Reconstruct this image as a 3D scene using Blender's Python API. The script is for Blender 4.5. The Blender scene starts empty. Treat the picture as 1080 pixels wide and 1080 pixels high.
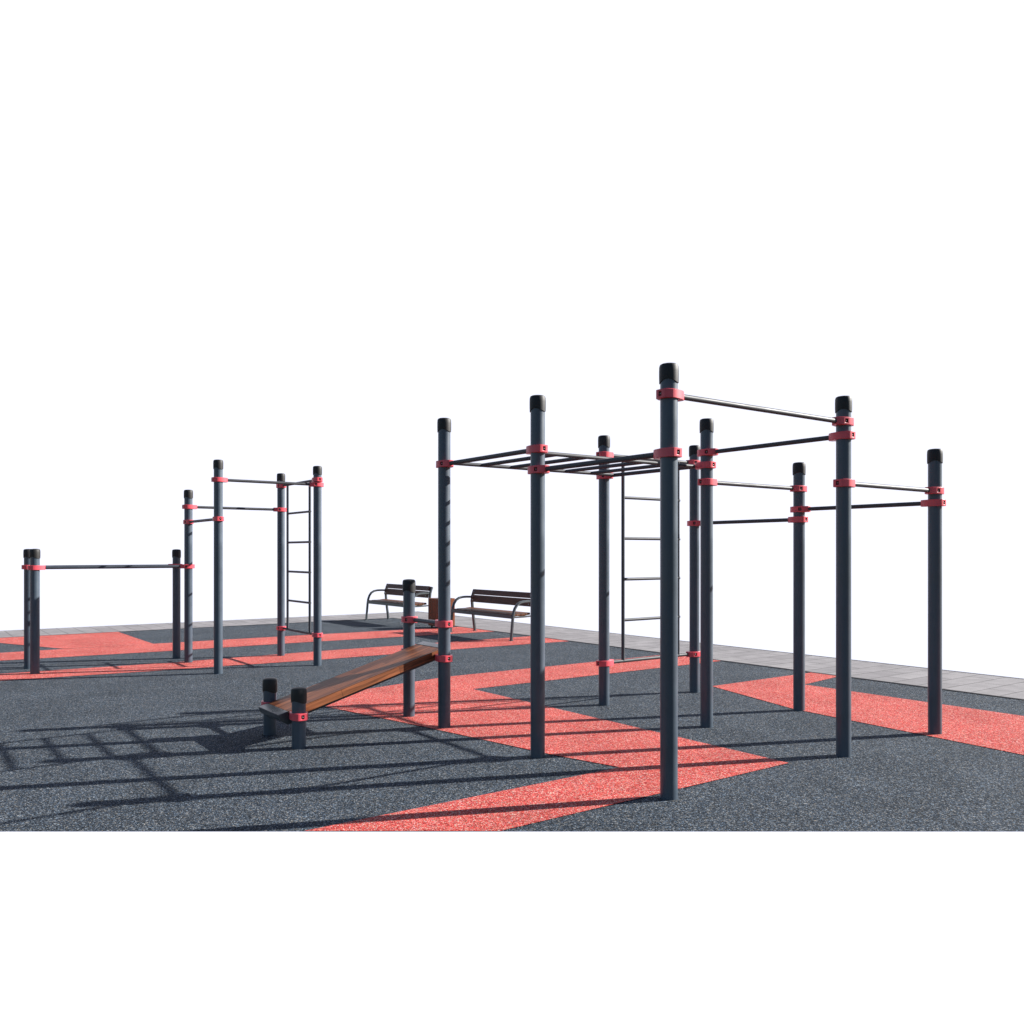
import bpy, bmesh, math, random
from mathutils import Vector, Matrix
random.seed(7)
S = bpy.context.scene
COL = S.collection
R = math.radians

# ------------------------------------------------------------------ frame of the playground
TH = 0.6303                                   # the rigs and paths stand turned against the view
ROT = TH - math.pi / 2                        # local x = towards right-near, local y = towards right-far
O_MAIN = Vector((-0.5914, 7.4574, 0))
O_FAR = Vector((-2.6345, 11.5692, 0))
A, W, B, Q = 1.3291, 1.8737, 0.6252, 0.6057   # post spacings
CAM_H = 1.5241
FRONT = 4.67                                  # front edge of the rubber pad
SUN_EL = 27.1
SUN_H = Vector((5.12, 1.25, 0)).normalized()


def to_world(m, w, o=O_MAIN):
    return Vector((o.x + m * math.sin(TH) + w * math.cos(TH), o.y - m * math.cos(TH) + w * math.sin(TH), 0))


# ------------------------------------------------------------------ materials
def mat(name):
    m = bpy.data.materials.new(name)
    m.use_nodes = True
    nt = m.node_tree
    b = nt.nodes['Principled BSDF']
    return m, nt, b


def node(nt, t, **kw):
    n = nt.nodes.new(t)
    for k, v in kw.items():
        setattr(n, k, v)
    return n


def ramp(nt, stops, interp='LINEAR'):
    r = node(nt, 'ShaderNodeValToRGB')
    r.color_ramp.interpolation = interp
    el = r.color_ramp.elements
    while len(el) < len(stops):
        el.new(0.5)
    for e, (p, c) in zip(el, stops):
        e.position = p
        e.color = (c[0], c[1], c[2], 1)
    return r


def mult(nt, a, fac_socket, lo, hi, mn=0.0, mx=1.0):
    """colour a multiplied by fac mapped to lo..hi"""
    mr = node(nt, 'ShaderNodeMapRange')
    mr.inputs['From Min'].default_value = mn
    mr.inputs['From Max'].default_value = mx
    mr.inputs['To Min'].default_value = lo
    mr.inputs['To Max'].default_value = hi
    nt.links.new(fac_socket, mr.inputs['Value'])
    mx_ = node(nt, 'ShaderNodeVectorMath', operation='SCALE')
    nt.links.new(a, mx_.inputs[0])
    nt.links.new(mr.outputs[0], mx_.inputs['Scale'])
    return mx_.outputs[0]


def rubber(name, stops, tint):
    m, nt, b = mat(name)
    L = nt.links.new
    tc = node(nt, 'ShaderNodeTexCoord')
    # slightly warped granules
    wn = node(nt, 'ShaderNodeTexNoise'); wn.inputs['Scale'].default_value = 60; wn.inputs['Detail'].default_value = 2
    L(tc.outputs['Object'], wn.inputs['Vector'])
    ws = node(nt, 'ShaderNodeVectorMath', operation='SCALE'); ws.inputs['Scale'].default_value = 0.006
    L(wn.outputs['Color'], ws.inputs[0])
    wa = node(nt, 'ShaderNodeVectorMath', operation='ADD')
    L(tc.outputs['Object'], wa.inputs[0]); L(ws.outputs[0], wa.inputs[1])
    v = node(nt, 'ShaderNodeTexVoronoi', feature='F1', voronoi_dimensions='2D')
    v.inputs['Scale'].default_value = 150
    L(wa.outputs[0], v.inputs['Vector'])
    sp = node(nt, 'ShaderNodeSeparateColor')
    L(v.outputs['Color'], sp.inputs[0])
    cr = ramp(nt, stops, 'LINEAR')
    L(sp.outputs[0], cr.inputs[0])
    # every granule a little warmer or cooler than the next
    tn = ramp(nt, [(0.0, tint[0]), (1.0, tint[1])])
    L(sp.outputs[1], tn.inputs[0])
    tm = node(nt, 'ShaderNodeVectorMath', operation='MULTIPLY')
    L(cr.outputs[0], tm.inputs[0]); L(tn.outputs[0], tm.inputs[1])
    # broad tone drift of the laid batches and scuffing
    n1 = node(nt, 'ShaderNodeTexNoise'); n1.inputs['Scale'].default_value = 1.3; n1.inputs['Detail'].default_value = 6
    n1.inputs['Roughness'].default_value = 0.65
    L(tc.outputs['Object'], n1.inputs['Vector'])
    c = mult(nt, tm.outputs[0], n1.outputs[0], 0.78, 1.24, 0.25, 0.75)
    n2 = node(nt, 'ShaderNodeTexNoise'); n2.inputs['Scale'].default_value = 24; n2.inputs['Detail'].default_value = 3
    L(tc.outputs['Object'], n2.inputs['Vector'])
    c = mult(nt, c, n2.outputs[0], 0.82, 1.18, 0.3, 0.7)
    n3 = node(nt, 'ShaderNodeTexNoise'); n3.inputs['Scale'].default_value = 55; n3.inputs['Detail'].default_value = 2
    L(tc.outputs['Object'], n3.inputs['Vector'])
    c = mult(nt, c, n3.outputs[0], 0.74, 1.26, 0.3, 0.7)
    # dark joints between granules
    c = mult(nt, c, v.outputs['Distance'], 1.12, 0.45, 0.15, 0.75)
    L(c, b.inputs['Base Color'])
    b.inputs['Roughness'].default_value = 0.85
    b.inputs['Specular IOR Level'].default_value = 0.08
    bp = node(nt, 'ShaderNodeBump'); bp.inputs['Strength'].default_value = 0.55; bp.inputs['Distance'].default_value = 0.004
    bp.invert = True
    L(v.outputs['Distance'], bp.inputs['Height'])
    L(bp.outputs[0], b.inputs['Normal'])
    return m


M_DARK = rubber('dark_rubber', [(0.0, (.008, .012, .017)), (0.38, (.032, .041, .053)), (0.68, (.071, .086, .105)),
                                (0.88, (.146, .166, .188)), (1.0, (.32, .335, .34))], ((.78, .98, 1.20), (1.20, 1.0, .80)))
M_RED = rubber('red_rubber', [(0.0, (.22, .018, .020)), (0.28, (.52, .056, .052)), (0.66, (.66, .122, .100)),
                              (0.86, (.66, .26, .225)), (1.0, (.68, .52, .47))], ((.98, .85, 1.0), (1.02, 1.15, .95)))


def paint(name, col, rough=0.42, spec=0.5, bump=0.05, scale=160, metal=0.0, tone=0.12):
    m, nt, b = mat(name)
    L = nt.links.new
    tc = node(nt, 'ShaderNodeTexCoord')
    n = node(nt, 'ShaderNodeTexNoise'); n.inputs['Scale'].default_value = scale; n.inputs['Detail'].default_value = 3
    L(tc.outputs['Object'], n.inputs['Vector'])
    n2 = node(nt, 'ShaderNodeTexNoise'); n2.inputs['Scale'].default_value = 5; n2.inputs['Detail'].default_value = 6
    L(tc.outputs['Object'], n2.inputs['Vector'])
    rgb = node(nt, 'ShaderNodeRGB'); rgb.outputs[0].default_value = (*col, 1)
    c = mult(nt, rgb.outputs[0], n2.outputs[0], 1 - tone, 1 + tone, 0.3, 0.7)
    L(c, b.inputs['Base Color'])
    mr = node(nt, 'ShaderNodeMapRange')
    mr.inputs['From Min'].default_value = 0.3; mr.inputs['From Max'].default_value = 0.7
    mr.inputs['To Min'].default_value = rough - 0.06; mr.inputs['To Max'].default_value = rough + 0.08
    L(n2.outputs[0], mr.inputs[0]); L(mr.outputs[0], b.inputs['Roughness'])
    b.inputs['Specular IOR Level'].default_value = spec
    b.inputs['Metallic'].default_value = metal
    bp = node(nt, 'ShaderNodeBump'); bp.inputs['Strength'].default_value = bump; bp.inputs['Distance'].default_value = 0.002
    L(n.outputs[0], bp.inputs['Height']); L(bp.outputs[0], b.inputs['Normal'])
    return m


M_POST = paint('slate_powder_coat', (.056, .077, .104), 0.40, 0.55, 0.10, 220)
M_CAP = paint('black_rubber_cap', (.018, .017, .017), 0.55, 0.4, 0.12, 300)
M_CLAMP = paint('red_clamp_coat', (.76, .080, .108), 0.40, 0.5, 0.05, 200, tone=0.07)
M_RECESS = paint('dark_recess', (.16, .016, .022), 0.6, 0.3)
M_STEEL = paint('brushed_steel', (.068, .070, .076), 0.48, 0.24, 0.05, 300, metal=0.05)
M_BOLT = paint('zinc_bolt', (.40, .40, .40), 0.36, 0.5, 0.05, 300, metal=0.9)
M_BAR = paint('coated_bar', (.045, .052, .066), 0.32, 0.5, 0.04, 300)
M_LADDER = paint('dark_upright', (.040, .046, .056), 0.45)
M_PLATE = paint('grey_end_plate', (.060, .066, .074), 0.30, 0.5, 0.04, 200)
M_FRAME = paint('dark_under_frame', (.025, .028, .032), 0.5)
M_BENCHFRAME = paint('grey_bench_frame', (.080, .092, .098), 0.40)


def wood(name, c0, c1, axis_len=0, plank_l=0.7, plank_w=0.09, off=0.5, grain=1.0):
    """planks laid along one local axis; each plank its own tone, grain along it"""
    m, nt, b = mat(name)
    L = nt.links.new
    tc = node(nt, 'ShaderNodeTexCoord')
    sx = node(nt, 'ShaderNodeSeparateXYZ'); L(tc.outputs['Object'], sx.inputs[0])
    cb = node(nt, 'ShaderNodeCombineXYZ')
    L(sx.outputs[axis_len], cb.inputs[0]); L(sx.outputs[1 - axis_len if axis_len < 2 else 0], cb.inputs[1])
    br = node(nt, 'ShaderNodeTexBrick')
    br.offset = off
    br.inputs['Scale'].default_value = 1
    br.inputs['Brick Width'].default_value = plank_l
    br.inputs['Row Height'].default_value = plank_w
    br.inputs['Mortar Size'].default_value = 0.0015
    br.inputs['Mortar Smooth'].default_value = 0.3
    br.inputs['Color1'].default_value = (*c0, 1)
    br.inputs['Color2'].default_value = (*c1, 1)
    br.inputs['Mortar'].default_value = (c1[0] * .35, c1[1] * .35, c1[2] * .35, 1)
    L(cb.outputs[0], br.inputs['Vector'])
    mp = node(nt, 'ShaderNodeMapping')
    sc = [38, 38, 38]; sc[axis_len] = 2.2
    mp.inputs['Scale'].default_value = sc
    L(tc.outputs['Object'], mp.inputs['Vector'])
    n = node(nt, 'ShaderNodeTexNoise'); n.inputs['Scale'].default_value = 1.0; n.inputs['Detail'].default_value = 7
    n.inputs['Roughness'].default_value = 0.65; n.inputs['Distortion'].default_value = 0.7
    L(mp.outputs[0], n.inputs['Vector'])
    c = mult(nt, br.outputs['Color'], n.outputs[0], 1 - .45 * grain, 1 + .45 * grain, 0.3, 0.7)
    L(c, b.inputs['Base Color'])
    b.inputs['Roughness'].default_value = 0.5
    b.inputs['Specular IOR Level'].default_value = 0.22
    bp = node(nt, 'ShaderNodeBump'); bp.inputs['Strength'].default_value = 0.25; bp.inputs['Distance'].default_value = 0.002
    L(n.outputs[0], bp.inputs['Height']); L(bp.outputs[0], b.inputs['Normal'])
    return m


M_BOARD = wood('oiled_board_wood', (.27, .092, .038), (.115, .036, .016), 1, 0.55, 0.0745, grain=1.45)
M_SEAT = wood('bench_seat_wood', (.150, .056, .024), (.108, .037, .017), 0, 4.0, 0.10)
M_BACK = wood('bench_back_wood', (.125, .052, .033), (.095, .038, .025), 0, 4.0, 0.5)
M_BIN = wood('bin_slat_wood', (.22, .070, .027), (.155, .048, .019), 2, 2.0, 0.5)


def paving():
    m, nt, b = mat('grey_paving')
    L = nt.links.new
    tc = node(nt, 'ShaderNodeTexCoord')
    sx = node(nt, 'ShaderNodeSeparateXYZ'); L(tc.outputs['Object'], sx.inputs[0])
    cb = node(nt, 'ShaderNodeCombineXYZ')
    L(sx.outputs[1], cb.inputs[0]); L(sx.outputs[0], cb.inputs[1])       # slabs lie across the path
    br = node(nt, 'ShaderNodeTexBrick'); br.offset = 0.5
    br.inputs['Scale'].default_value = 1
    br.inputs['Brick Width'].default_value = 0.80
    br.inputs['Row Height'].default_value = 0.30
    br.inputs['Mortar Size'].default_value = 0.006
    br.inputs['Mortar Smooth'].default_value = 0.2
    br.inputs['Color1'].default_value = (.270, .254, .256, 1)
    br.inputs['Color2'].default_value = (.212, .199, .202, 1)
    br.inputs['Mortar'].default_value = (.035, .033, .034, 1)
    L(cb.outputs[0], br.inputs['Vector'])
    n = node(nt, 'ShaderNodeTexNoise'); n.inputs['Scale'].default_value = 4; n.inputs['Detail'].default_value = 8
    n.inputs['Roughness'].default_value = 0.7
    L(tc.outputs['Object'], n.inputs['Vector'])
    c = mult(nt, br.outputs['Color'], n.outputs[0], 0.78, 1.15, 0.3, 0.7)
    n2 = node(nt, 'ShaderNodeTexNoise'); n2.inputs['Scale'].default_value = 90; n2.inputs['Detail'].default_value = 3
    L(tc.outputs['Object'], n2.inputs['Vector'])
    c = mult(nt, c, n2.outputs[0], 0.8, 1.2, 0.3, 0.7)
    L(c, b.inputs['Base Color'])
    b.inputs['Roughness'].default_value = 0.8
    b.inputs['Specular IOR Level'].default_value = 0.3
    bp = node(nt, 'ShaderNodeBump'); bp.inputs['Strength'].default_value = 0.4; bp.inputs['Distance'].default_value = 0.004
    bp.invert = True
    L(br.outputs['Fac'], bp.inputs['Height']); L(bp.outputs[0], b.inputs['Normal'])
    return m


M_PAVE = paving()
M_KERB = paint('dark_kerb', (.035, .035, .040), 0.9, 0.08, 0.3, 60)


# ------------------------------------------------------------------ mesh helpers
def obj(name, bm, mats, parent=None, smooth=None, bevel=None):
    me = bpy.data.meshes.new(name)
    bmesh.ops.recalc_face_normals(bm, faces=bm.faces)
    bm.to_mesh(me)
    bm.free()
    for m in (mats if isinstance(mats, (list, tuple)) else [mats]):
        me.materials.append(m)
    o = bpy.data.objects.new(name, me)
    COL.objects.link(o)
    if parent is not None:
        o.parent = parent
    if smooth is not None:
        me.shade_smooth()
        if smooth < 180:
            me.set_sharp_from_angle(angle=R(smooth))
    if bevel:
        md = o.modifiers.new('bevel', 'BEVEL')
        md.width = bevel; md.segments = 2; md.limit_method = 'ANGLE'; md.angle_limit = R(35)
        md.harden_normals = False
    return o


def thing(name, label, cat, loc=(0, 0, 0), rz=0.0, group=None):
    o = bpy.data.objects.new(name, None)
    COL.objects.link(o)
    o.empty_display_size = 0.2
    o.location = loc
    o.rotation_euler = (0, 0, rz)
    o['label'] = label
    o['category'] = cat
    if group:
        o['group'] = group
    return o


def box(bm, c, s, mi=0, rot=None):
    g = bmesh.ops.create_cube(bm, size=1.0)
    T = Matrix.Translation(c) @ (rot.to_4x4() if rot else Matrix()) @ Matrix.Diagonal((*s, 1))
    bmesh.ops.transform(bm, matrix=T, verts=g['verts'])
    for f in {f for v in g['verts'] for f in v.link_faces}:
        f.material_index = mi
    return g['verts']


def tube(bm, p0, p1, r, seg=16, r2=None, mi=0, rounded=True):
    p0, p1 = Vector(p0), Vector(p1)
    d = p1 - p0
    g = bmesh.ops.create_cone(bm, cap_ends=True, segments=seg, radius1=r, radius2=r if r2 is None else r2, depth=d.length)
    q = Vector((0, 0, 1)).rotation_difference(d.normalized())
    bmesh.ops.transform(bm, matrix=Matrix.Translation((p0 + p1) / 2) @ q.to_matrix().to_4x4(), verts=g['verts'])
    for f in {f for v in g['verts'] for f in v.link_faces}:
        f.material_index = mi
    return g['verts']


def sweep(bm, pts, rx, ry, side, seg=8):
    """flat-oval bar swept along pts; side = unit vector across the bar (rx across, ry in plane)"""
    rings = []
    pts = [Vector(p) for p in pts]
    side = Vector(side)
    for i, p in enumerate(pts):
        t = (pts[min(i + 1, len(pts) - 1)] - pts[max(i - 1, 0)]).normalized()
        n = t.cross(side).normalized()
        ring = []
        for k in range(seg):
            a = 2 * math.pi * (k + .5) / seg
            ca, sa = math.cos(a), math.sin(a)
            sq = lambda v: math.copysign(abs(v) ** 0.6, v)
            ring.append(bm.verts.new(p + side * rx * sq(ca) + n * ry * sq(sa)))
        rings.append(ring)
    for a, b in zip(rings, rings[1:]):
        for k in range(seg):
            bm.faces.new((a[k], a[(k + 1) % seg], b[(k + 1) % seg], b[k]))
    bm.faces.new(rings[0]); bm.faces.new(rings[-1][::-1])


# ------------------------------------------------------------------ posts, caps, clamps
RP = 0.054
CAP_H = 0.125


def cap_bm():
    bm = bmesh.new()
    seg = 48
    prof = [(0.0600, None), (0.0610, 0.030), (0.0612, 0.075), (0.0600, 0.102), (0.0555, 0.115), (0.045, 0.121), (0.020, 0.1245)]
    rings = []
    for r, z in prof:
        ring = []
        for k in range(seg):
            a = 2 * math.pi * k / seg
            wave = 0.011 * (1 - math.cos(2 * (a - R(38)))) if z is None else z
            ring.append(bm.verts.new((r * math.cos(a), r * math.sin(a), wave)))
        rings.append(ring)
    for a, b in zip(rings, rings[1:]):
        for k in range(seg):
            bm.faces.new((a[k], a[(k + 1) % seg], b[(k + 1) % seg], b[k]))
    top = bm.verts.new((0, 0, 0.125))
    for k in range(seg):
        bm.faces.new((rings[-1][k], rings[-1][(k + 1) % seg], top))
    # inner lip closes the scalloped edge against the post
    lip = [bm.verts.new((0.0530 * math.cos(2 * math.pi * k / seg), 0.0530 * math.sin(2 * math.pi * k / seg), rings[0][k].co.z + 0.001)) for k in range(seg)]
    for k in range(seg):
        bm.faces.new((rings[0][(k + 1) % seg], rings[0][k], lip[k], lip[(k + 1) % seg]))
    return bm


def clamp_bm(tail):
    """collar with an ear along +x that takes the bar, a tail lug, and the bolt pocket either in the tail or in both flanks"""
    bm = bmesh.new()
    h = 0.028
    r = 0.0640
    half = []
    half += [(0.114, 0.014), (0.111, 0.023), (0.104, 0.030), (0.074, 0.050)]
    half.append((0.020, 0.0640)); half.append((-0.030, 0.0635))
    half += [(-0.050, 0.052), (-0.066, 0.045), (-0.076, 0.036), (-0.079, 0.025)]
    outline = half + [(x, -y) for x, y in reversed(half)]
    lo = [bm.verts.new((x, y, -h)) for x, y in outline]
    hi = [bm.verts.new((x, y, h)) for x, y in outline]
    n = len(outline)
    flank = []
    for k in range(n):
        f = bm.faces.new((lo[k], lo[(k + 1) % n], hi[(k + 1) % n], hi[k]))
        xs = sorted([outline[k][0], outline[(k + 1) % n][0]])
        if (xs == [-0.079, -0.079]) if tail else (xs == [0.020, 0.074]):
            flank.append(f)
    bm.faces.new(hi); bm.faces.new(lo[::-1])
    bmesh.ops.recalc_face_normals(bm, faces=bm.faces)
    bm.normal_update()
    for f in flank:
        nrm = f.normal.copy()
        c = f.calc_center_median()
        bmesh.ops.inset_individual(bm, faces=[f], thickness=0.0190, depth=0.0)
        bmesh.ops.inset_individual(bm, faces=[f], thickness=0.0012, depth=-0.008)
        f.material_index = 1
        for e in f.edges:
            for lf in e.link_faces:
                lf.material_index = 1
        c2 = c - nrm * 0.008
        tube(bm, c2, c2 + nrm * 0.006, 0.0050, 6, mi=2)
    # split line across the ear and its closing screw
    return bm


CAP0 = None
CLAMP0 = {}


def make_post(rig, x, y, h):
    global CAP0
    bm = bmesh.new()
    tube(bm, (0, 0, -0.05), (0, 0, h - 0.03), RP, 48)
    p = obj('post', bm, M_POST, rig, smooth=40)
    p.location = (x, y, 0)
    if CAP0 is None:
        CAP0 = obj('cap', cap_bm(), M_CAP, p, smooth=38)
        c = CAP0
    else:
        c = CAP0.copy(); COL.objects.link(c); c.parent = p
    c.location = (0, 0, h - CAP_H)
    c.rotation_euler = (0, 0, random.uniform(-.15, .15))
    return p


def make_clamp(post, z, ang):
    tail = math.cos(ang - R(135)) > 0
    if tail not in CLAMP0:
        CLAMP0[tail] = obj('clamp', clamp_bm(tail), [M_CLAMP, M_RECESS, M_BOLT], post, smooth=30, bevel=0.006)
        c = CLAMP0[tail]
    else:
        c = CLAMP0[tail].copy(); COL.objects.link(c); c.parent = post
    c.location = (0, 0, z)
    c.rotation_euler = (0, 0, ang)
    return c


def bar_between(rig, posts, a, b, z, r=0.0185, m=None, name='crossbar', build=True):
    pa, pb = posts[a].location, posts[b].location
    d = (pb - pa); d.z = 0
    ang = math.atan2(d.y, d.x)
    make_clamp(posts[a], z, ang)
    make_clamp(posts[b], z, ang + math.pi)
    if not build:
        return None
    d.normalize()
    bm = bmesh.new()
    mid = (pa + pb) / 2
    half = (pb - pa).xy.length / 2 - 0.100
    tube(bm, -d * half, d * half, r, 20)
    o = obj(name, bm, m or M_STEEL, rig, smooth=40)
    o.location = (mid.x, mid.y, z)
    return o


def ladder_between(rig, posts, a, b, z0, z1):
    """top and bottom bar in clamps, two uprights, four rungs"""
    pa, pb = posts[a].location.copy(), posts[b].location.copy()
    d = pb - pa; L = d.length; d.normalize()
    ang = math.atan2(d.y, d.x)
    for z in (z0, z1):
        make_clamp(posts[a], z, ang)
        make_clamp(posts[b], z, ang + math.pi)
    bm = bmesh.new()
    tube(bm, Vector((0.10, 0, z1)), Vector((L - 0.10, 0, z1)), 0.0175, 16)
    lad = obj('ladder', bm, M_STEEL, rig, smooth=40)
    lad.location = pa
    lad.rotation_euler = (0, 0, ang)
    bm = bmesh.new()
    tube(bm, Vector((0.10, 0, z0)), Vector((L - 0.10, 0, z0)), 0.0175, 16)
    obj('bottom_bar', bm, M_STEEL, lad, smooth=40)
    for x in (0.26, L - 0.26):
        bm = bmesh.new()
        tube(bm, (0, 0, z0), (0, 0, z1), 0.0175, 16)
        u = obj('upright', bm, M_LADDER, lad, smooth=40)
        u.location = (x, 0, 0)
    for k in range(1, 5):
        bm = bmesh.new()
        tube(bm, (0.256, 0, 0), (L - 0.238, 0, 0), 0.0150, 16)
        g = obj('rung', bm, M_STEEL, lad, smooth=40)
        g.location = (0, 0, z0 + (z1 - z0) * k / 5)
    return lad


# ------------------------------------------------------------------ the large rig
rig = thing('workout_frame', 'large calisthenics frame with overhead monkey bars and a sloping wooden sit-up board',
            'workout frame', O_MAIN, ROT)
P = {}
for k, x, y, h in [(1, 2 * A, 0, 2.7), (2, A, 0, 2.7), (3, 0, 0, 2.7), (4, 0, W, 2.7), (5, 0, W + A, 2.7), (6, A, W, 2.7),
                   (7, 2 * A, W, 2.7), (8, A, W + A, 2.4), (9, 2 * A, W + A, 2.4), (10, -B, 0, 1.278),
                   (11, 0, -A, 0.474), (12, -B, -A, 0.474)]:
    P[k] = make_post(rig, x, y, h)
for a, b, z in [(1, 7, 2.505), (6, 7, 2.40), (6, 8, 2.142), (7, 9, 2.045), (8, 9, 1.943), (5, 8, 1.845),
                (2, 1, 2.142), (3, 2, 2.296), (4, 6, 2.290)]:
    bar_between(rig, P, a, b, z)
ladder_between(rig, P, 4, 5, 0.42, 2.503)
bar_between(rig, P, 10, 3, 0.905, r=0.020, m=M_BAR)
bar_between(rig, P, 10, 3, 0.605, build=False)
bar_between(rig, P, 12, 11, 0.250, build=False)
# overhead ladder hung between the two end bars
bm = bmesh.new()
for x in (0.15, A - 0.15):
    tube(bm, (x, 0, 0), (x, W, 0), 0.0165, 20)
mb = obj('monkey_bars', bm, M_STEEL, rig, smooth=40)
mb.location = (0, 0, 2.293)
for k in range(5):
    bm = bmesh.new()
    tube(bm, (0.15, 0, 0), (A - 0.15, 0, 0), 0.0165, 20)
    g = obj('rung', bm, M_STEEL, mb, smooth=40)
    g.location = (0, W / 2 + (k - 2) * 0.3185, 0)

# sloping sit-up board (local y up the slope, z normal to it)
y0, z0, y1, z1 = -A - 0.13, 0.255, 0.105, 0.700
sl = math.atan2(z1 - z0, y1 - y0)
Lb = math.hypot(z1 - z0, y1 - y0)
bw, bt = 0.45, 0.066
bm = bmesh.new()
box(bm, (0, Lb / 2, -bt / 2), (bw, Lb - 0.16, bt))
board = obj('sit_up_board', bm, M_BOARD, rig, bevel=0.004)
board.location = (-B / 2, y0, z0)
board.rotation_euler = (sl, 0, 0)
for yy, sgn in ((0.0, 1), (Lb, -1)):
    bm = bmesh.new()
    # wedge-shaped end: flush top, undercut nose
    prof = [(0.0, 0.002), (0.078 * sgn, 0.002), (0.150 * sgn if sgn > 0 else -0.078, -bt - 0.002), (0.130 * sgn if sgn > 0 else -0.06, -bt - 0.034), (0.050 * sgn, -bt - 0.034), (0.0, -0.045)]
    if sgn > 0:
        prof[2:3] = [(0.078, -bt - 0.002), (0.150, -bt - 0.0025)]
    L0 = [bm.verts.new((-bw / 2 - 0.003, p[0], p[1])) for p in prof]
    L1 = [bm.verts.new((bw / 2 + 0.003, p[0], p[1])) for p in prof]
    n = len(prof)
    for k in range(n):
        bm.faces.new((L0[k], L0[(k + 1) % n], L1[(k + 1) % n], L1[k]))
    bm.faces.new(L0); bm.faces.new(L1[::-1])
    e = obj('end_plate', bm, M_PLATE, board, bevel=0.004)
    e.location = (0, yy, 0)
bm = bmesh.new()
for x in (-0.15, 0.15):
    box(bm, (x, Lb / 2 + 0.05, -bt - 0.0155), (0.04, Lb - 0.28, 0.03))
obj('under_frame', bm, M_FRAME, board, bevel=0.003)
for yc, zc in ((-A, 0.250), (0.0, 0.605)):
    bm = bmesh.new()
    hb = B / 2 - 0.095
    tube(bm, (-hb, 0, 0), (hb, 0, 0), 0.020, 16)
    br = obj('bracket_bar', bm, M_FRAME, rig, smooth=40)
    br.location = (-B / 2, yc, zc)

# ------------------------------------------------------------------ the small rig at the far left
rig2 = thing('workout_frame', 'smaller calisthenics frame at the back left with low parallel bars and a wall ladder',
             'workout frame', O_FAR, ROT)
Lp = {}
for k, x, y, h in [(1, 0, 0, 2.7), (2, -A, 0, 2.7), (3, 0, -A, 2.7), (4, -A, -A, 2.4), (5, -A - Q, -A, 1.575),
                   (6, -A, -A - W, 1.575), (7, -A - Q, -A - W, 1.575)]:
    Lp[k] = make_post(rig2, x, y, h)
for a, b, z in [(3, 1, 2.445), (3, 4, 1.950), (4, 2, 2.160)]:
    bar_between(rig2, Lp, a, b, z)
ladder_between(rig2, Lp, 2, 1, 0.412, 2.512)
for a, b in ((4, 6), (5, 7)):
    bar_between(rig2, Lp, a, b, 1.335, r=0.021, m=M_BAR, name='parallel_bar')


# ------------------------------------------------------------------ park benches (local x along the bench, y to the back)
def make_bench(label):
    t = thing('park_bench', label, 'bench', (0, 0, 0), 0, 'wooden park benches beside the path')
    Lx = 1.94
    # seat: four planks, slightly dished, on a flat steel front rail
    bm = bmesh.new()
    for k, (y, z, tilt) in enumerate([(0.065, .437, -4), (0.170, .440, 1), (0.275, .441, 3), (0.380, .450, 6)]):
        box(bm, (0, y, z), (Lx - 0.01, 0.097, 0.038), rot=Matrix.Rotation(R(tilt), 3, 'X'))
    obj('seat', bm, M_SEAT, t, bevel=0.006)
    bm = bmesh.new()
    for k, (y, z, tilt, hh) in enumerate([(0.462, .642, -8, 0.138), (0.500, .768, -22, 0.100)]):
        box(bm, (0, y, z), (Lx - 0.01, 0.034, hh), rot=Matrix.Rotation(R(tilt), 3, 'X'))
    bk = obj('backrest', bm, M_BACK, t, bevel=0.007)
    for x in (-Lx / 2 + .075, Lx / 2 - .075):
        for y, z, tilt in [(0.462, .672, -8), (0.462, .612, -8), (0.500, .768, -22)]:
            nv = Vector((0, -math.cos(R(tilt)), -math.sin(R(tilt))))
            c = Vector((x, y, z)) + nv * 0.016
            bm = bmesh.new()
            tube(bm, c, c + nv * 0.006, 0.010, 10)
            obj('bolt', bm, M_BOLT, bk, smooth=40)
    for s in (-1, 1):
        bm = bmesh.new()
        xx = 0
        pts = [(xx, 0.000, 0.0), (xx, 0.018, 0.20), (xx, 0.036, 0.40), (xx, 0.050, 0.48), (xx, 0.078, 0.555), (xx, 0.125, 0.618),
               (xx, 0.190, 0.655), (xx, 0.270, 0.670), (xx, 0.360, 0.672), (xx, 0.462, 0.668)]
        sweep(bm, pts, 0.030, 0.021, (1, 0, 0))
        pts = [(xx, 0.560, 0.0), (xx, 0.530, 0.22), (xx, 0.503, 0.44), (xx, 0.492, 0.58), (xx, 0.502, 0.67), (xx, 0.526, 0.75), (xx, 0.546, 0.800)]
        sweep(bm, pts, 0.032, 0.024, (1, 0, 0))
        pts = [(xx, 0.036, 0.404), (xx, 0.25, 0.404), (xx, 0.49, 0.416)]
        sweep(bm, pts, 0.022, 0.014, (1, 0, 0))
        for y, zf in ((0.0, 0.006), (0.560, 0.006)):
            box(bm, (xx, y, zf), (0.07, 0.06, 0.012))
        f = obj('side_frame', bm, M_BENCHFRAME, t, smooth=40)
        f.location = (s * (Lx / 2 + 0.014), 0, 0)
    bm = bmesh.new()
    box(bm, (0, 0.026, 0.412), (Lx + 0.004, 0.026, 0.062))
    box(bm, (0, 0.40, 0.404), (Lx + 0.004, 0.03, 0.022))
    obj('cross_rail', bm, M_BENCHFRAME, t, bevel=0.003)
    return t


def copy_tree(o, parent=None):
    c = o.copy(); COL.objects.link(c)
    if parent is not None:
        c.parent = parent
    for ch in list(o.children):
        copy_tree(ch, c)
    return c


b1 = make_bench('dark wooden park bench standing to the right of the litter bin')
b1.location = to_world(-6.53, 4.76); b1.rotation_euler.z = ROT
b2 = copy_tree(b1)
b2['label'] = 'dark wooden park bench standing to the left of the litter bin, by the path corner'
b2.location = to_world(-10.14, 4.78); b2.rotation_euler.z = ROT

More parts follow.
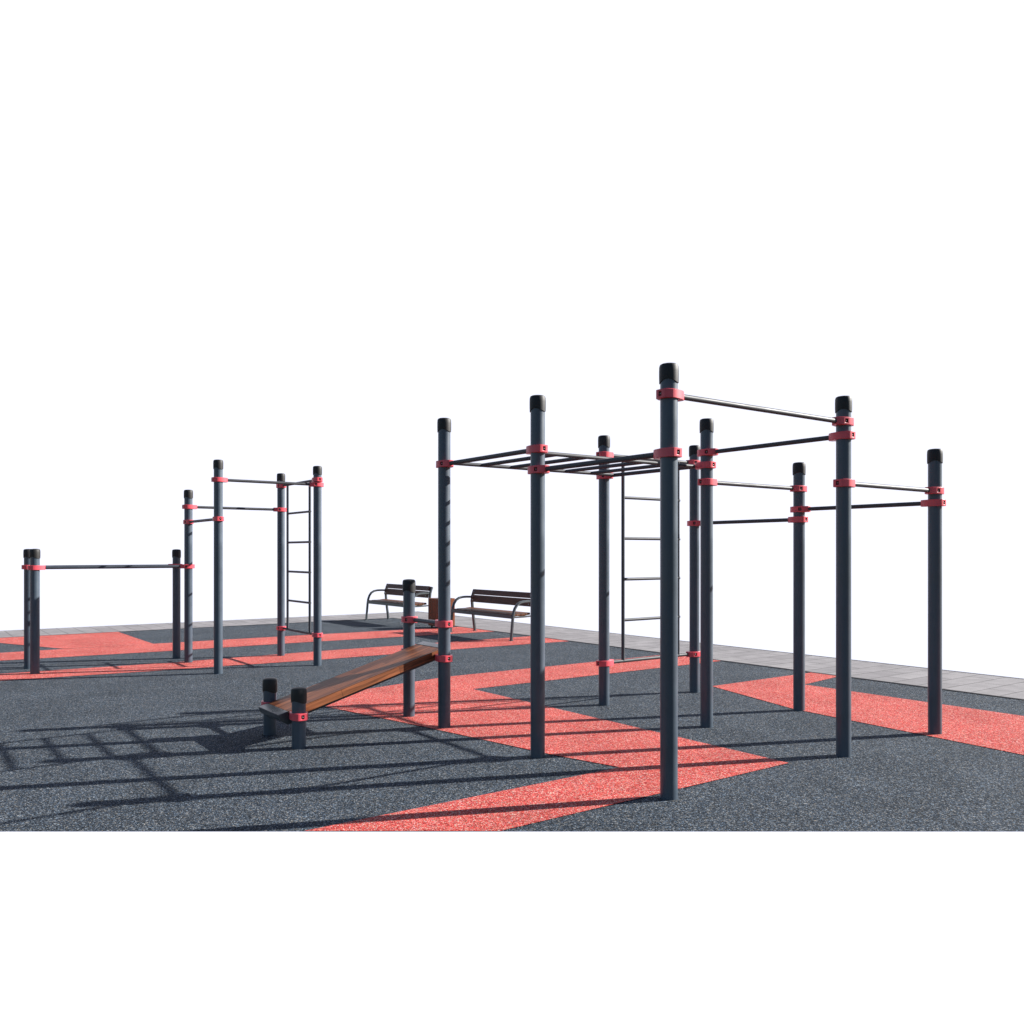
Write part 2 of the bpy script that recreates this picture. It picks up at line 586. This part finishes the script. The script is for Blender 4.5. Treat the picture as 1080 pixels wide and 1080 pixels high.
# ------------------------------------------------------------------ litter bin
bin_ = thing('litter_bin', 'square brown wood-slatted litter bin standing between the two park benches', 'litter bin', to_world(-8.50, 5.16), ROT)
w_, h_ = 0.39, 0.60
bm = bmesh.new()
ns = 4
for side in range(4):
    Rm = Matrix.Rotation(side * math.pi / 2, 3, 'Z')
    for k in range(ns):
        x = -w_ / 2 + (k + .5) * (w_ / ns)
        c = Rm @ Vector((x * (1 - .022 / w_) + 0.0, -w_ / 2, 0.045 + (h_ - .045) / 2))
        box(bm, c, (w_ / ns - 0.010, 0.022, h_ - 0.045), rot=Rm)
obj('slatted_body', bm, M_BIN, bin_, bevel=0.003)
bm = bmesh.new()
box(bm, (0, 0, 0.31), (w_ - 0.05, w_ - 0.05, 0.50))
ln = obj('liner', bm, M_FRAME, bin_)
bm = bmesh.new()
for s in (-1, 1):
    box(bm, (s * (w_ / 2 - .045), 0, h_ - 0.012), (0.05, w_ - 0.04, 0.012))
    box(bm, (0, s * (w_ / 2 - .045), h_ - 0.012), (w_ - 0.14, 0.05, 0.012))
obj('rim', bm, M_BENCHFRAME, bin_)
for sx in (-1, 1):
    for sy in (-1, 1):
        bm = bmesh.new()
        box(bm, (0, 0, 0.030), (0.035, 0.035, 0.060))
        f = obj('leg', bm, M_BENCHFRAME, bin_, bevel=0.003)
        f.location = (sx * (w_ / 2 - .05), sy * (w_ / 2 - .05), 0)


# ------------------------------------------------------------------ ground
def clip(poly, fn):
    out = []
    for i in range(len(poly)):
        a, b = poly[i], poly[(i + 1) % len(poly)]
        fa, fb = fn(a), fn(b)
        if fa >= 0:
            out.append(a)
        if (fa >= 0) != (fb >= 0):
            t = fa / (fa - fb)
            out.append((a[0] + (b[0] - a[0]) * t, a[1] + (b[1] - a[1]) * t))
    return out


FR = lambda p: to_world(*p).y - FRONT
LF = lambda p: to_world(*p).x + 24.0


def sheet(name, polys, m, z, loc=None):
    """flat sheet(s) given in playground coordinates, cut along the front and left edges of the pad"""
    bm = bmesh.new()
    for poly in polys:
        q = clip(clip(poly, FR), LF)
        if len(q) < 3:
            continue
        bm.faces.new([bm.verts.new((p[0], p[1], 0)) for p in q])
    for f in bm.faces:
        f.normal_update()
        if f.normal.z < 0:
            f.normal_flip()
    bmesh.ops.triangulate(bm, faces=[f for f in bm.faces if len(f.verts) > 4])
    me = bpy.data.meshes.new(name)
    bm.to_mesh(me); bm.free()
    me.materials.append(m)
    o = bpy.data.objects.new(name, me)
    COL.objects.link(o)
    o.location = (O_MAIN.x, O_MAIN.y, z)
    o.rotation_euler = (0, 0, ROT)
    o['kind'] = 'structure'
    return o


EM, EW = -11.33, 5.54          # inner edges of the path
PW = 1.60                      # path width
KW = 0.05
sheet('rubber_ground', [[(EM - PW + .01, -40), (15, -40), (15, EW + PW - .01), (EM - PW + .01, EW + PW - .01)]], M_DARK, 0.0)
red = []
# near zigzag
red.append([(-2.58, EW), (-2.56, 1.60), (-1.585, 1.345), (-1.60, EW)])
red.append([(-2.56, 1.60), (-2.30, 0.47), (-2.05, -0.53), (-1.59, -0.44), (-0.18, -0.15), (1.38, 0.125), (1.93, 0.27), (2.56, 1.345), (-1.585, 1.345)])
red.append([(1.93, 0.27), (1.93, -8.0), (2.57, -8.0), (2.56, 1.345)])
# right zigzag
red.append([(-0.15, 3.66), (1.27, 3.20), (3.45, 2.98), (9.0, 2.4), (9.0, 4.62), (0.38, 4.62)])
red.append([(-0.15, 3.66), (0.38, 4.62), (0.38, 4.72), (0.25, EW), (-0.15, EW)])
# two long strips across the back
red.append([(-6.0, EW), (-6.05, 1.49), (-5.96, -0.77), (-6.1, -3.0), (-6.2, -12), (-5.25, -12), (-5.40, -2.85), (-5.21, -0.96), (-5.05, 1.07), (-5.02, 3.7), (-4.91, EW)])
red.append([(-8.42, EW), (-8.62, 2.5), (-8.68, -0.35), (-8.75, -12), (-7.75, -12), (-7.61, -2.65), (-7.45, -0.5), (-7.43, 1.94), (-7.16, EW)])
# block at the far left
red.append([(-8.68, -0.35), (EM, -0.36), (EM, -2.83), (-10.34, -2.40), (-8.735, -1.68)])
red.append([(EM, -2.83), (EM, -12), (-10.34, -12), (-10.34, -2.40)])
sheet('red_rubber_strips', red, M_RED, 0.004)

sheet('pavement', [[(EM - KW, EW + KW), (15, EW + KW), (15, EW + PW - KW), (EM - KW, EW + PW - KW)]], M_PAVE, 0.004)
p2 = sheet('pavement', [[(EM - KW, EW + PW - KW), (EM - PW + KW, EW + PW - KW), (EM - PW + KW, -40), (EM - KW, -40)]], M_PAVE, 0.004)
# turn the slabs of the second arm across that arm: swap its local axes
Rz = Matrix.Rotation(math.pi / 2, 4, 'Z')
p2.data.transform(Rz.inverted())
p2.rotation_euler.z += math.pi / 2
sheet('kerb', [[(EM, EW), (15, EW), (15, EW + KW), (EM - KW, EW + KW)],
               [(EM, EW), (EM - KW, EW + KW), (EM - KW, -40), (EM, -40)],
               [(EM - PW, EW + PW), (EM - PW + KW, EW + PW - KW), (15, EW + PW - KW), (15, EW + PW)],
               [(EM - PW, EW + PW), (EM - PW, -40), (EM - PW + KW, -40), (EM - PW + KW, EW + PW - KW)]], M_KERB, 0.006)

# ------------------------------------------------------------------ light
sun = bpy.data.lights.new('sun', 'SUN')
sun.energy = 5.0
sun.angle = R(0.45)
sun.color = (1.0, 0.965, 0.91)
so = bpy.data.objects.new('sun', sun)
COL.objects.link(so)
d = -(SUN_H * math.cos(R(SUN_EL)) + Vector((0, 0, math.sin(R(SUN_EL)))))
so.rotation_euler = d.to_track_quat('-Z', 'Y').to_euler()

wd = bpy.data.worlds.new('World')
S.world = wd
wd.use_nodes = True
nt = wd.node_tree
L = nt.links.new
bg = nt.nodes['Background']
sky = node(nt, 'ShaderNodeTexSky', sky_type='NISHITA')
sky.sun_disc = False
sky.sun_elevation = R(SUN_EL)
sky.sun_rotation = math.atan2(SUN_H.x, SUN_H.y)
L(sky.outputs[0], bg.inputs[0])
bg.inputs[1].default_value = 0.044
sky.dust_density = 0.2
sky.ozone_density = 4.0
# white backdrop added to the far sky only, limiting fill light; blue sky elsewhere
bw_ = node(nt, 'ShaderNodeBackground')
bw_.inputs[0].default_value = (0.985, 1.01, 1.16, 1)
bw_.inputs[1].default_value = 0.48
tc = node(nt, 'ShaderNodeTexCoord')
sx = node(nt, 'ShaderNodeSeparateXYZ'); L(tc.outputs['Generated'], sx.inputs[0])
mr = node(nt, 'ShaderNodeMapRange', interpolation_type='SMOOTHSTEP')
mr.inputs['From Min'].default_value = 0.46
mr.inputs['From Max'].default_value = 0.68
L(sx.outputs[1], mr.inputs['Value'])
mix = node(nt, 'ShaderNodeMixShader')
L(mr.outputs[0], mix.inputs[0]); L(bg.outputs[0], mix.inputs[1]); L(bw_.outputs[0], mix.inputs[2])
L(mix.outputs[0], nt.nodes['World Output'].inputs[0])

# ------------------------------------------------------------------ camera
cam = bpy.data.cameras.new('camera')
cam.sensor_width = 36
cam.lens = 36 * 901.13 / 1080
cam.shift_y = 42.94 / 1080
cam.clip_end = 500
co = bpy.data.objects.new('camera', cam)
COL.objects.link(co)
co.location = (0, 0, CAM_H)
co.rotation_euler = (R(90), 0, 0)
S.camera = co
S.view_settings.view_transform = 'Standard'
S.view_settings.look = 'None'
S.view_settings.gamma = 1
S.view_settings.exposure = 1.1
